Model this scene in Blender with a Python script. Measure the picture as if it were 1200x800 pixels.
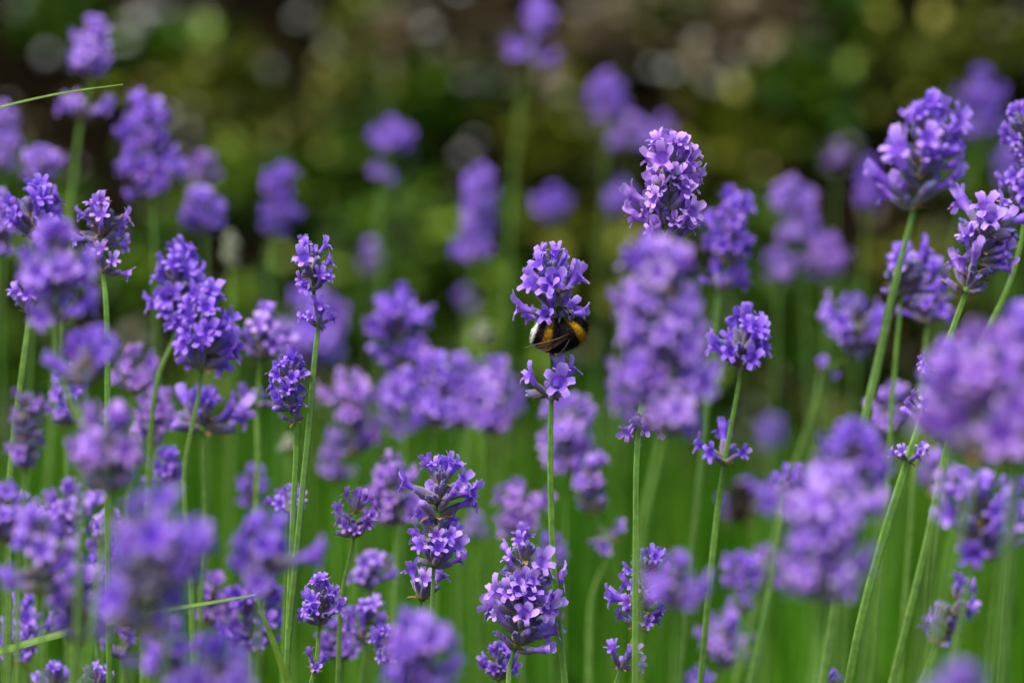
import bpy, bmesh, math, random
import numpy as np
from mathutils import Vector, Matrix, Quaternion

# ------------------------------------------------------------------ camera
S = bpy.context.scene
for o in list(bpy.data.objects):
    bpy.data.objects.remove(o)
COL = S.collection
R = math.radians
FOCUS = 1.40            # metres to the bee
LENS, SENSOR = 150.0, 36.0
APERTURE = 0.0180       # metres
PITCH = R(6.0)
CAM = Vector((0, 0, 0.647))
FWD = Vector((0, math.cos(PITCH), -math.sin(PITCH)))
UP = Vector((0, math.sin(PITCH), math.cos(PITCH)))
K = SENSOR / LENS / 1200.0

cd = bpy.data.cameras.new('camera')
cam = bpy.data.objects.new('camera', cd)
COL.objects.link(cam)
cam.location = CAM
cam.rotation_euler = (R(90) - PITCH, 0, 0)
cd.lens, cd.sensor_width = LENS, SENSOR
cd.clip_start, cd.clip_end = 0.05, 500
cd.dof.use_dof = True
cd.dof.focus_distance = FOCUS
cd.dof.aperture_fstop = LENS / 1000 / APERTURE
S.camera = cam

# ------------------------------------------------------------------ light
SUN_EL, SUN_AZ = R(60), R(225)     # azimuth measured clockwise from +Y
w = bpy.data.worlds.new('World')
S.world = w
w.use_nodes = True
nt = w.node_tree
sky = nt.nodes.new('ShaderNodeTexSky')
sky.sky_type = 'NISHITA'
sky.sun_disc = False
sky.sun_elevation = SUN_EL
sky.sun_rotation = SUN_AZ
sky.air_density = 1.0
sky.dust_density = 3.0
sky.ozone_density = 0.6
bg = nt.nodes['Background']
bg.inputs['Strength'].default_value = 0.095
nt.links.new(sky.outputs[0], bg.inputs['Color'])
sd = bpy.data.lights.new('sun', 'SUN')
sd.energy = 1.5
sd.angle = R(20)
sd.color = (1.0, 0.95, 0.88)
sun = bpy.data.objects.new('sun', sd)
COL.objects.link(sun)
sdir = Vector((math.sin(SUN_AZ) * math.cos(SUN_EL), math.cos(SUN_AZ) * math.cos(SUN_EL), math.sin(SUN_EL)))
sun.rotation_euler = sdir.to_track_quat('Z', 'Y').to_euler()

vs = S.view_settings
vs.view_transform = 'Standard'
vs.look = 'None'
vs.gamma = 1.0
vs.exposure = 1.52
S.cycles.use_denoising = True
S.cycles.max_bounces = 8
S.cycles.transmission_bounces = 6
S.cycles.sample_clamp_indirect = 4.0

# ------------------------------------------------------------------ helpers
def at(px, py, d):
    """a point of the place from where the photograph shows it and its distance"""
    return CAM + FWD * d + Vector((1, 0, 0)) * ((px - 600) * K * d) + UP * ((400 - py) * K * d)

def depth_of(c):
    r = abs(c) / (APERTURE / (K * FOCUS))
    return FOCUS / (1 - r) if c >= 0 else FOCUS / (1 + r)

def link(o, parent=None):
    COL.objects.link(o)
    if parent:
        o.parent = parent
    return o

def empty(name, loc):
    o = bpy.data.objects.new(name, None)
    o.empty_display_size = 0.01
    o.location = loc
    return link(o)

def tag(o, label, cat, group=None, kind=None):
    if label: o['label'] = label
    if cat: o['category'] = cat
    if group: o['group'] = group
    if kind: o['kind'] = kind
    return o

class MB:
    """collects vertices, faces, a pigment value per vertex and a material per face"""
    def __init__(s):
        s.v, s.f, s.t, s.m = [], [], [], []
    def add(s, vs, fs, ts, mi=0):
        b = len(s.v)
        s.v += [tuple(v) for v in vs]
        s.f += [tuple(i + b for i in f) for f in fs]
        s.t += list(ts)
        s.m += [mi] * len(fs)
    def merge(s, other, M, mi_map):
        b = len(s.v)
        s.v += [tuple(M @ Vector(v)) for v in other.v]
        s.f += [tuple(i + b for i in f) for f in other.f]
        s.t += other.t
        s.m += [mi_map[i] for i in other.m]
    def mesh(s, name, mats, smooth=True):
        me = bpy.data.meshes.new(name)
        me.from_pydata(s.v, [], s.f)
        for m in mats:
            me.materials.append(m)
        me.polygons.foreach_set('material_index', s.m)
        if smooth:
            me.polygons.foreach_set('use_smooth', [True] * len(s.f))
        a = me.attributes.new('tone', 'FLOAT', 'POINT')
        a.data.foreach_set('value', s.t)
        me.update()
        return me

def tube_rings(pts, radii, n, mb, tones=None, mi=0, prof=None, cap=True):
    """sweep along a polyline"""
    pts = [Vector(p) for p in pts]
    vs, fs, ts = [], [], []
    ref = None
    for i, p in enumerate(pts):
        a = (pts[min(i + 1, len(pts) - 1)] - pts[max(i - 1, 0)]).normalized()
        if ref is None:
            ref = a.orthogonal().normalized()
        ref = (ref - a * ref.dot(a)).normalized()
        b = a.cross(ref)
        for k in range(n):
            an = 2 * math.pi * k / n
            r = radii[i] * (prof[k] if prof else 1)
            vs.append(p + ref * (math.cos(an) * r) + b * (math.sin(an) * r))
            ts.append(tones(i, k) if tones else 0.5)
    for i in range(len(pts) - 1):
        for k in range(n):
            k2 = (k + 1) % n
            fs.append((i * n + k, i * n + k2, (i + 1) * n + k2, (i + 1) * n + k))
    if cap:
        fs.append(tuple(range(n - 1, -1, -1)))
        L = (len(pts) - 1) * n
        fs.append(tuple(L + k for k in range(n)))
    mb.add(vs, fs, ts, mi)

# ------------------------------------------------------------------ materials
def new_mat(name):
    m = bpy.data.materials.new(name)
    m.use_nodes = True
    t = m.node_tree
    return m, t, t.nodes['Principled BSDF'], t.nodes['Material Output']

def rnd_node(t):
    """one random number for each piece, whether it is an object or an island of a mesh"""
    oi = t.nodes.new('ShaderNodeObjectInfo')
    ge = t.nodes.new('ShaderNodeNewGeometry')
    ad = t.nodes.new('ShaderNodeMath'); ad.operation = 'ADD'
    fr = t.nodes.new('ShaderNodeMath'); fr.operation = 'FRACT'
    t.links.new(oi.outputs['Random'], ad.inputs[0])
    t.links.new(ge.outputs['Random Per Island'], ad.inputs[1])
    t.links.new(ad.outputs[0], fr.inputs[0])
    return fr.outputs[0]

def ramp(t, src, stops, interp='LINEAR'):
    r = t.nodes.new('ShaderNodeValToRGB')
    r.color_ramp.interpolation = interp
    e = r.color_ramp.elements
    while len(e) < len(stops):
        e.new(0.5)
    for el, (p, c) in zip(e, stops):
        el.position = p
        el.color = (*c, 1)
    t.links.new(src, r.inputs[0])
    return r.outputs[0]

def mix(t, a, b, f, blend='MIX'):
    n = t.nodes.new('ShaderNodeMix')
    n.data_type = 'RGBA'
    n.blend_type = blend
    for s, i in ((f, 0), (a, 6), (b, 7)):
        if hasattr(s, 'is_linked'):
            t.links.new(s, n.inputs[i])
        elif i == 0:
            n.inputs[0].default_value = s
        else:
            n.inputs[i].default_value = (*s, 1)
    return n.outputs[2]

def attr(t, name='tone'):
    a = t.nodes.new('ShaderNodeAttribute')
    a.attribute_name = name
    return a.outputs['Fac']

def noise(t, scale, detail=3, coord='Object'):
    c = t.nodes.new('ShaderNodeTexCoord')
    n = t.nodes.new('ShaderNodeTexNoise')
    n.inputs['Scale'].default_value = scale
    n.inputs['Detail'].default_value = detail
    t.links.new(c.outputs[coord], n.inputs['Vector'])
    return n.outputs['Fac']

def finish(t, p, out, col, rough, trans=0.0, tcol=None, spec=0.3, sheen=0.0, bump=None, bump_d=0.0002):
    t.links.new(col, p.inputs['Base Color'])
    p.inputs['Roughness'].default_value = rough
    p.inputs['Specular IOR Level'].default_value = spec
    if sheen:
        p.inputs['Sheen Weight'].default_value = sheen
        p.inputs['Sheen Roughness'].default_value = 0.4
    if bump is not None:
        b = t.nodes.new('ShaderNodeBump')
        b.inputs['Strength'].default_value = 0.5
        b.inputs['Distance'].default_value = bump_d
        t.links.new(bump, b.inputs['Height'])
        t.links.new(b.outputs[0], p.inputs['Normal'])
    if trans:
        tr = t.nodes.new('ShaderNodeBsdfTranslucent')
        t.links.new(tcol if tcol is not None else col, tr.inputs['Color'])
        ms = t.nodes.new('ShaderNodeMixShader')
        ms.inputs[0].default_value = trans
        t.links.new(p.outputs[0], ms.inputs[1])
        t.links.new(tr.outputs[0], ms.inputs[2])
        t.links.new(ms.outputs[0], out.inputs[0])

def mat_petal(name, stops):
    m, t, p, o = new_mat(name)
    tone = attr(t)
    r = rnd_node(t)
    base = ramp(t, r, stops)
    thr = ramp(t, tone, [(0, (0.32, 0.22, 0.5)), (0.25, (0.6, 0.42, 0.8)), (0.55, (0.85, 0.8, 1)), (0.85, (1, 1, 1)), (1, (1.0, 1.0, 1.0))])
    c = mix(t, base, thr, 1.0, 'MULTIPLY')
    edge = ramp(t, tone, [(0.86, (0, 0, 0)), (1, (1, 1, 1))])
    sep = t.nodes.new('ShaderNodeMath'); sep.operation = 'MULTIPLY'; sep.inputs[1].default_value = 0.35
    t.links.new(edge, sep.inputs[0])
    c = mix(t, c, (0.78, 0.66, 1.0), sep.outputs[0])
    n = noise(t, 900, 2)
    nn = ramp(t, n, [(0.3, (0.8, 0.8, 0.86)), (0.7, (1, 1, 1))])
    c = mix(t, c, nn, 1.0, 'MULTIPLY')
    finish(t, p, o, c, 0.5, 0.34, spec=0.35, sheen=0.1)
    return m

def mat_calyx():
    m, t, p, o = new_mat('lavender calyx')
    tone = attr(t)
    c1 = ramp(t, tone, [(0, (0.19, 0.20, 0.10)), (0.3, (0.17, 0.13, 0.16)), (0.65, (0.125, 0.075, 0.21)), (1, (0.20, 0.13, 0.38))])
    c2 = ramp(t, tone, [(0, (0.20, 0.18, 0.10)), (0.4, (0.16, 0.14, 0.15)), (0.8, (0.13, 0.11, 0.20)), (1, (0.10, 0.09, 0.25))])
    c = mix(t, c1, c2, rnd_node(t))
    n = noise(t, 1600, 2)
    c = mix(t, c, ramp(t, n, [(0.35, (0.75, 0.75, 0.75)), (0.65, (1.15, 1.15, 1.2))]), 1.0, 'MULTIPLY')
    finish(t, p, o, c, 0.75, 0.0, spec=0.2, sheen=0.5, bump=n)
    return m

def mat_simple(name, stops, rough, trans=0.0, spec=0.3, sheen=0.0, nscale=0, tone_stops=None):
    m, t, p, o = new_mat(name)
    c = ramp(t, rnd_node(t), stops)
    if tone_stops:
        c = mix(t, c, ramp(t, attr(t), tone_stops), 1.0, 'MULTIPLY')
    if nscale:
        c = mix(t, c, ramp(t, noise(t, nscale), [(0.3, (0.7, 0.7, 0.7)), (0.7, (1.15, 1.15, 1.15))]), 1.0, 'MULTIPLY')
    finish(t, p, o, c, rough, trans, spec=spec, sheen=sheen)
    return m

M_PETALS = [
    mat_petal('violet petal', [(0, (0.45, 0.23, 0.88)), (0.3, (0.52, 0.30, 0.92)), (0.55, (0.38, 0.19, 0.84)), (0.78, (0.58, 0.34, 0.90)), (1, (0.35, 0.14, 0.66))]),
    mat_petal('lilac petal', [(0, (0.55, 0.32, 0.90)), (0.3, (0.64, 0.40, 0.93)), (0.55, (0.48, 0.25, 0.85)), (0.78, (0.68, 0.44, 0.92)), (1, (0.45, 0.22, 0.72))]),
    mat_petal('deep violet petal', [(0, (0.36, 0.17, 0.82)), (0.3, (0.42, 0.21, 0.88)), (0.55, (0.30, 0.14, 0.76)), (0.78, (0.48, 0.26, 0.86)), (1, (0.28, 0.10, 0.60))]),
    mat_petal('mauve petal', [(0, (0.56, 0.28, 0.82)), (0.3, (0.62, 0.35, 0.85)), (0.55, (0.47, 0.23, 0.78)), (0.78, (0.66, 0.40, 0.84)), (1, (0.42, 0.18, 0.62))]),
]
M_PETAL = M_PETALS[0]
M_CALYX = mat_calyx()
M_WILT = mat_simple('withered corolla', [(0, (0.05, 0.055, 0.19)), (0.5, (0.08, 0.10, 0.27)), (0.8, (0.14, 0.13, 0.28)), (1, (0.20, 0.12, 0.07))], 0.6, spec=0.4)
M_BRACT = mat_simple('papery bract', [(0, (0.32, 0.17, 0.06)), (0.5, (0.38, 0.24, 0.10)), (1, (0.26, 0.2, 0.08))], 0.7, 0.2, nscale=700)
M_STEM = mat_simple('lavender stem', [(0, (0.085, 0.19, 0.022)), (0.5, (0.11, 0.21, 0.03)), (1, (0.075, 0.16, 0.028))], 0.6, 0.0, sheen=0.08, spec=0.2,
                    tone_stops=[(0, (0.75, 0.8, 0.7)), (0.6, (1, 1, 1)), (1, (1.75, 1.5, 1.9))], nscale=400)
M_BUD = mat_simple('young green calyx', [(0, (0.30, 0.36, 0.2)), (1, (0.38, 0.40, 0.28))], 0.75, 0.1, sheen=0.5)
M_BLADE = mat_simple('grass blade', [(0, (0.085, 0.19, 0.016)), (1, (0.12, 0.22, 0.022))], 0.45, 0.25, tone_stops=[(0, (0.7, 0.8, 0.6)), (0.5, (0.85, 0.95, 0.8)), (1, (1.5, 1.35, 1.3))], nscale=300)
M_GRASS = mat_simple('meadow grass', [(0, (0.020, 0.095, 0.0015)), (0.45, (0.040, 0.155, 0.002)), (0.8, (0.065, 0.19, 0.004)), (1, (0.13, 0.25, 0.02))], 0.6, 0.3, spec=0.08)
M_LAVLEAF = mat_simple('lavender leaf', [(0, (0.08, 0.13, 0.05)), (1, (0.12, 0.17, 0.08))], 0.7, 0.1, sheen=0.3)
M_MOSSY = [
    mat_simple('green clump leaf', [(0, (0.012, 0.05, 0.002)), (0.55, (0.03, 0.085, 0.003)), (0.82, (0.07, 0.15, 0.004)), (0.9, (0.22, 0.36, 0.02)), (1, (0.34, 0.46, 0.08))], 0.4, 0.3, spec=0.2),
    mat_simple('olive clump leaf', [(0, (0.03, 0.05, 0.002)), (0.55, (0.06, 0.08, 0.003)), (0.82, (0.13, 0.145, 0.005)), (0.9, (0.32, 0.33, 0.02)), (1, (0.45, 0.43, 0.12))], 0.4, 0.3, spec=0.2),
    mat_simple('brown clump leaf', [(0, (0.05, 0.032, 0.012)), (0.6, (0.13, 0.09, 0.035)), (0.85, (0.20, 0.16, 0.06)), (1, (0.38, 0.36, 0.22))], 0.5, 0.15, spec=0.5),
]
M_TWIG = mat_simple('woody twig', [(0, (0.08, 0.055, 0.035)), (1, (0.12, 0.085, 0.055))], 0.85, nscale=200)
M_DEAD = mat_simple('dead leaf', [(0, (0.05, 0.025, 0.008)), (0.5, (0.09, 0.055, 0.02)), (0.82, (0.14, 0.11, 0.05)), (0.9, (0.36, 0.32, 0.22)), (1, (0.5, 0.48, 0.42))], 0.5, 0.1, spec=0.3)
M_PALE = mat_simple('pale pebble', [(0, (0.36, 0.36, 0.33)), (0.5, (0.46, 0.46, 0.42)), (1, (0.28, 0.25, 0.18))], 0.5, spec=0.5, nscale=150)

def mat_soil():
    m, t, p, o = new_mat('shade-darkened soil')
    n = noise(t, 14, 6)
    c = ramp(t, n, [(0.3, (0.003, 0.0022, 0.0012)), (0.55, (0.005, 0.0036, 0.002)), (0.75, (0.010, 0.007, 0.0035))])  # soil colour taken near black to stand in for shade under overhanging growth
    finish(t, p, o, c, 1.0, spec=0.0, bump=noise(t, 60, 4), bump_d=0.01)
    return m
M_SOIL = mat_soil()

# ------------------------------------------------------------------ ground and bank
rg = random.Random(5)
def bank_z(x, y):
    k = min(max((y - 4.45) / 1.35, 0), 1)
    k = k * k * (3 - 2 * k)
    wob = 0.06 * math.sin(x * 3.1 + 1) + 0.04 * math.sin(x * 7.3 + y * 5) + 0.03 * math.sin(y * 11 + x * 4)
    return k * (1.15 + wob)

mb = MB()
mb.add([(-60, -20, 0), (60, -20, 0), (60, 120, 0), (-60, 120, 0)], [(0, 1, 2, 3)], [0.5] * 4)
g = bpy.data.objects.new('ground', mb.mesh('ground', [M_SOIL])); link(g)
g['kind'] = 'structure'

mb = MB()
nx, ny = 160, 70
vs_, fs_ = [], []
for j in range(ny + 1):
    y = 4.40 + j * (12 - 4.40) / ny if j > 45 else 4.40 + j * 0.035
    if j > 45:
        y = 4.40 + 45 * 0.035 + (j - 45) * 0.3
    for i in range(nx + 1):
        x = -6 + 12 * i / nx
        z = bank_z(x, y) + 0.02 * math.sin(x * 23 + y * 17) * math.sin(y * 29 - x * 9) * (1 if y > 4.5 else 0)
        vs_.append((x, y, z + (0.004 if y > 4.45 else -0.02)))
for j in range(ny):
    for i in range(nx):
        a = j * (nx + 1) + i
        fs_.append((a, a + 1, a + nx + 2, a + nx + 1))
mb.add(vs_, fs_, [0.5] * len(vs_))
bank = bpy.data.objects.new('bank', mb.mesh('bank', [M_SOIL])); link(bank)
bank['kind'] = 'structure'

def leaf_geo(L, W, curl, fold=0.25, pointed=True):
    """a small folded leaf lying along +X, eight triangles"""
    m = MB()
    v = [(0, 0, 0)]
    for s in (0.35, 0.72):
        zz = -curl * L * s * s
        hw = W * (0.5 if s < 0.5 else 0.40)
        v += [(L * s, -hw, zz + fold * hw), (L * s, 0, zz), (L * s, hw, zz + fold * hw)]
    v.append((L, 0, -curl * L))
    f = [(0, 2, 1), (0, 3, 2), (1, 2, 5, 4), (2, 3, 6, 5), (4, 5, 7), (5, 6, 7)]
    m.add(v, f, [0, .5, .3, .5, .7, .5, .7, 1])
    return m

def rand_rot(r):
    return Quaternion((r.gauss(0, 1), r.gauss(0, 1), r.gauss(0, 1), r.gauss(0, 1))).normalized().to_matrix().to_4x4()

# dead leaves and pale pebbles over the bank
LEAVES = [leaf_geo(0.020, 0.012, 0.25), leaf_geo(0.026, 0.012, -0.2), leaf_geo(0.016, 0.011, 0.4)]
mb = MB()
SHADE_SPOTS = [(1090, 25, 95, 40), (20, 60, 60, 40), (960, 20, 50, 40), (240, 75, 25, 20), (60, 110, 50, 30), (1150, 140, 50, 60), (400, 260, 60, 40), (300, 300, 80, 50)]  # kept bare so the near-black soil colour stands in for shaded hollows
def in_shade_spot(x, y):
    v = Vector((x, y, bank_z(x, y))) - CAM
    d = v.dot(FWD)
    px, py = 600 + v.x / (K * d), 400 - v.dot(UP) / (K * d)
    return any(((px - a) / c) ** 2 + ((py - b_) / e) ** 2 < 1 for a, b_, c, e in SHADE_SPOTS)
for i in range(2600):
    x = rg.uniform(-1.5, 1.5)
    y = rg.uniform(4.5, 5.8)
    if in_shade_spot(x, y): continue
    M = Matrix.Translation((x, y, bank_z(x, y) + rg.uniform(0.008, 0.035))) @ rand_rot(rg) @ Matrix.Scale(rg.uniform(0.7, 1.5), 4)
    mb.merge(rg.choice(LEAVES), M, [0])
o = bpy.data.objects.new('leaf_litter', mb.mesh('leaf_litter', [M_DEAD])); link(o)
tag(o, 'brown and grey dead leaves littering the dark bank', 'leaf litter', kind='stuff')

def pebble(r, rad):
    m = bmesh.new()
    bmesh.ops.create_icosphere(m, subdivisions=1, radius=rad)
    for v in m.verts:
        v.co *= r.uniform(0.8, 1.15)
        v.co.z *= 0.7
    out = MB()
    out.add([v.co.copy() for v in m.verts], [tuple(v.index for v in f.verts) for f in m.faces], [0.5] * len(m.verts))
    m.free()
    return out
mb = MB()
pale_spots = [(165, 25), (150, 45), (180, 10), (260, 70), (268, 85), (320, 82), (328, 92), (210, 145), (215, 160), (520, 55), (660, 125), (655, 118), (450, 90), (465, 85), (855, 95), (830, 100),
              (615, 40), (700, 40), (770, 95), (20, 15), (540, 170), (560, 90), (740, 60), (905, 50), (880, 30), (940, 40), (590, 90), (690, 15), (360, 25), (430, 20), (810, 60), (640, 180), (500, 30),
              (300, 130), (60, 60), (700, 190), (560, 20), (860, 70), (985, 180), (470, 190)]
for (px, py) in pale_spots:
    for k in range(rg.choice((1, 2, 2, 3))):
        p = at(px + rg.gauss(0, 9), py + rg.gauss(0, 9), 1.0) - CAM
        q = None
        for s in np.arange(4.3, 7, 0.01):      # where that line of sight meets the bank
            c = CAM + p * float(s)
            if c.z < bank_z(c.x, c.y) + 0.05:
                q = c; break
        if q is None: continue
        mb.merge(pebble(rg, rg.uniform(0.006, 0.0115)), Matrix.Translation(q), [0])
for k in range(320):
    x = rg.uniform(-1.5, 1.5); y = rg.uniform(4.5, 5.8)
    if in_shade_spot(x, y): continue
    mb.merge(pebble(rg, rg.uniform(0.005, 0.010)), Matrix.Translation((x, y, bank_z(x, y) + 0.02)), [0])
o = bpy.data.objects.new('pebbles', mb.mesh('pebbles', [M_PALE])); link(o)
tag(o, 'pale grey pebbles lying among the dead leaves of the bank', 'pebbles', kind='stuff')

# low clumps on the bank: each its own leaves and woody stem
CLEAF = [leaf_geo(0.034, 0.018, 0.3), leaf_geo(0.028, 0.018, 0.15), leaf_geo(0.022, 0.013, 0.5)]
def clump(px, py, rad, kind, n, label):
    p = at(px, py, 1.0) - CAM
    q = at(px, py, 5.2)
    for s in np.arange(3.6, 7, 0.01):
        c = CAM + p * float(s)
        if c.z < bank_z(c.x, c.y) + rad * 0.55:
            q = c; break
    base = Vector((q.x, q.y + rad * 0.35, bank_z(q.x, q.y + rad * 0.35)))
    r = random.Random(int(px * 7 + py))
    root = empty('leafy_clump', base)
    tag(root, label, 'ground plant', 'low leafy clumps on the dark bank')
    lv, st = MB(), MB()
    ctr = q - base
    lobes = [ctr + Vector((r.gauss(0, .5), r.gauss(0, .35), r.gauss(0, .38))) * rad for k in range(9)]
    for b in lobes:
        mid = b * 0.5 + Vector((r.uniform(-1, 1), r.uniform(-1, 1), 0)) * rad * 0.15
        tube_rings([Vector((r.uniform(-.01, .01), r.uniform(-.01, .01), -0.02)), mid, b], [0.004, 0.003, 0.0015], 5, st, cap=False)
        for k in range(n // 9):
            dv = Vector((r.gauss(0, 1), r.gauss(0, 1), r.gauss(0, 1))).normalized() * rad * 0.5 * r.random() ** 0.45
            pos = b + dv
            if (base + pos).z < bank_z(base.x + pos.x, base.y + pos.y): continue
            d = (dv.normalized() + Vector((0, 0, 0.3)) + Vector((r.gauss(0, .4), r.gauss(0, .4), r.gauss(0, .4)))).normalized()
            M = Matrix.Translation(pos) @ d.to_track_quat('X', 'Z').to_matrix().to_4x4() @ Matrix.Rotation(r.uniform(-.7, .7), 4, 'X') @ Matrix.Scale(r.uniform(0.7, 1.35), 4)
            lv.merge(r.choice(CLEAF), M, [0])
    o = link(bpy.data.objects.new('stem', st.mesh('clump_stem', [M_TWIG])), root)
    o = link(bpy.data.objects.new('leaves', lv.mesh('clump_leaves', [M_MOSSY[kind]])), root)
    o['kind'] = 'stuff'

CLUMPS = [
    (60, 20, .05, 0, 260, 'small green clump at the top left corner of the bank'),
    (215, 55, .045, 0, 240, 'green clump beside the palest pebbles near the top left'),
    (255, 105, .07, 1, 420, 'yellow green clump just right of the tall blurred spike'),
    (130, 70, .035, 0, 160, 'little dark green clump behind the twin tipped spike'),
    (385, 165, .085, 1, 600, 'broad olive mound left of the lone round blossom'),
    (500, 128, .055, 0, 320, 'green mound above and right of the lone round blossom'),
    (420, 30, .05, 1, 260, 'olive clump at the top edge left of the brown leaves'),
    (470, 62, .05, 2, 240, 'tan dried clump near the top edge of the bank'),
    (420, 220, .07, 0, 420, 'dark green clump under the lone round blossom'),
    (560, 60, .055, 2, 240, 'brown dried clump left of the tallest blurred spike'),
    (720, 40, .06, 2, 280, 'brown dried clump right of the tallest blurred spike'),
    (850, 50, .075, 2, 360, 'wide tan clump of dead growth at the upper right'),
    (790, 15, .04, 0, 160, 'small green clump on the top edge right of centre'),
    (955, 110, .085, 0, 620, 'large bright green mound at the upper right'),
    (885, 135, .065, 1, 380, 'olive clump between the sharp spike and the large green mound'),
    (1080, 80, .06, 1, 320, 'olive clump behind the large leaning spike'),
    (870, 190, .06, 1, 340, 'yellow olive clump right of the sharp topped spike'),
    (1000, 15, .04, 0, 150, 'small green tuft on the top edge under the dark corner'),
    (1170, 60, .045, 1, 200, 'olive tuft behind the hazy spike at the far right'),
    (650, 190, .07, 1, 380, 'olive brown clump behind the small round far blossom'),
    (290, 235, .07, 0, 380, 'dark green clump low on the bank between blurred spikes'),
    (520, 290, .08, 0, 460, 'green clump at the foot of the bank left of the bee'),
    (900, 290, .08, 0, 460, 'green clump at the foot of the bank right of the sharp spike'),
    (30, 260, .06, 0, 320, 'dark clump low on the bank at the left edge'),
    (150, 335, .06, 0, 340, 'green clump at the foot of the bank behind the upper left sharp pair'),
    (280, 400, .06, 0, 340, 'green clump at the foot of the bank behind the merged three'),
    (420, 350, .07, 0, 420, 'green clump at the foot of the bank behind the hazy leaning spike'),
    (600, 380, .06, 0, 340, 'green clump at the foot of the bank just behind the bee'),
    (700, 310, .06, 1, 320, 'olive clump at the foot of the bank between bee and hazy front spike'),
    (840, 400, .06, 0, 340, 'green clump at the foot of the bank behind the lone gappy spike'),
    (960, 400, .07, 0, 420, 'green clump at the foot of the bank left of the slanting stem'),
    (1080, 360, .06, 1, 320, 'olive clump at the foot of the bank behind the slanting stem'),
    (1180, 330, .07, 0, 400, 'green clump at the foot of the bank by the right edge'),
    (30, 420, .06, 0, 340, 'green clump at the foot of the bank by the left edge'),
    (1120, 200, .06, 0, 320, 'dark green clump behind the leaning spike at right'),
]
for c in CLUMPS:
    clump(*c[:4], int(c[4] * 0.55), c[5])

# a loose cover of small leaves over the whole bank, kept off the bare spots of painted shade
mb = MB()
for i in range(15000):
    x = rg.uniform(-2.4, 2.4)
    y = 4.42 + 1.75 * rg.random()
    if in_shade_spot(x, y): continue
    pat = math.sin(x * 8.3 + 0.7) * math.sin(y * 9.1 + x * 3.0) + 0.5 * math.sin(x * 17 + y * 13)
    inside = abs(x) < 0.72
    if rg.random() > (0.34 if inside else 0.8) * min(1, max(0.05, 0.55 + 0.6 * pat)): continue
    hh = rg.uniform(0.005, 0.03 if inside else 0.03 + 0.09 * max(0, 0.5 + 0.5 * pat))
    d = Vector((rg.gauss(0, .6), -0.4 + rg.gauss(0, .5), 0.5 + rg.random())).normalized()
    M = Matrix.Translation((x, y, bank_z(x, y) + hh)) @ d.to_track_quat('X', 'Z').to_matrix().to_4x4() @ Matrix.Rotation(rg.uniform(-.8, .8), 4, 'X') @ Matrix.Scale(rg.uniform(0.6, 1.2), 4)
    mb.merge(rg.choice(CLEAF), M, [0 if rg.random() < 0.5 + 0.3 * math.sin(x * 5 + 2) else 1])
o = bpy.data.objects.new('ground_cover', mb.mesh('ground_cover', M_MOSSY[:2])); link(o)
tag(o, 'mossy green and olive leaves creeping over the dark bank', 'ground cover', kind='stuff')

# grass behind the lavender and grey green lavender leaves at its foot
def blade_into(mb, base, h, lean, az, wd, mi=0):
    dx, dy = math.cos(az), math.sin(az)
    sx, sy = -dy * wd, dx * wd
    vs_, ts = [], []
    for s, k in ((0, 1), (.4, .9), (.75, .6)):
        off = lean * s * s
        c = (base[0] + dx * off, base[1] + dy * off, base[2] + h * s)
        vs_ += [(c[0] - sx * k, c[1] - sy * k, c[2]), (c[0] + sx * k, c[1] + sy * k, c[2])]
        ts += [s, s]
    vs_.append((base[0] + dx * lean, base[1] + dy * lean, base[2] + h)); ts.append(1)
    mb.add(vs_, [(0, 1, 3, 2), (2, 3, 5, 4), (4, 5, 6)], ts, mi)
mb = MB()
for i in range(15000):
    y = 1.75 + (4.4 - 1.75) * rg.random() ** 1.15
    x = rg.uniform(-1, 1) * (0.45 + 0.3 * y)
    pat = 0.5 + 0.5 * math.sin(x * 9 + 1.3) * math.sin(y * 3.2 + x * 4)
    if rg.random() > 0.2 + 0.8 * pat: continue
    h = rg.uniform(0.14, 0.34) * (0.7 + 0.4 * pat) * (1 - 0.16 * max(0, y - 2.4))
    blade_into(mb, (x, y, 0), h, rg.uniform(0.0, 0.12), rg.uniform(0, 6.28), rg.uniform(0.0012, 0.0026))
o = bpy.data.objects.new('grass', mb.mesh('grass', [M_GRASS])); link(o)
tag(o, 'deep green grass growing behind and beneath the lavender', 'grass', kind='stuff')
mb = MB()
for i in range(5000):
    y = rg.uniform(0.72, 2.3)
    x = rg.uniform(-1, 1) * (0.2 + 0.17 * y)
    z0 = rg.uniform(0.02, 0.13)
    blade_into(mb, (x, y, z0), rg.uniform(0.05, 0.10), rg.uniform(0.01, 0.05), rg.uniform(0, 6.28), rg.uniform(0.0012, 0.002))
o = bpy.data.objects.new('lavender_leaves', mb.mesh('lavender_leaves', [M_LAVLEAF])); link(o)
tag(o, 'narrow grey green lavender leaves at the foot of the stems', 'leaves', kind='stuff')

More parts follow.
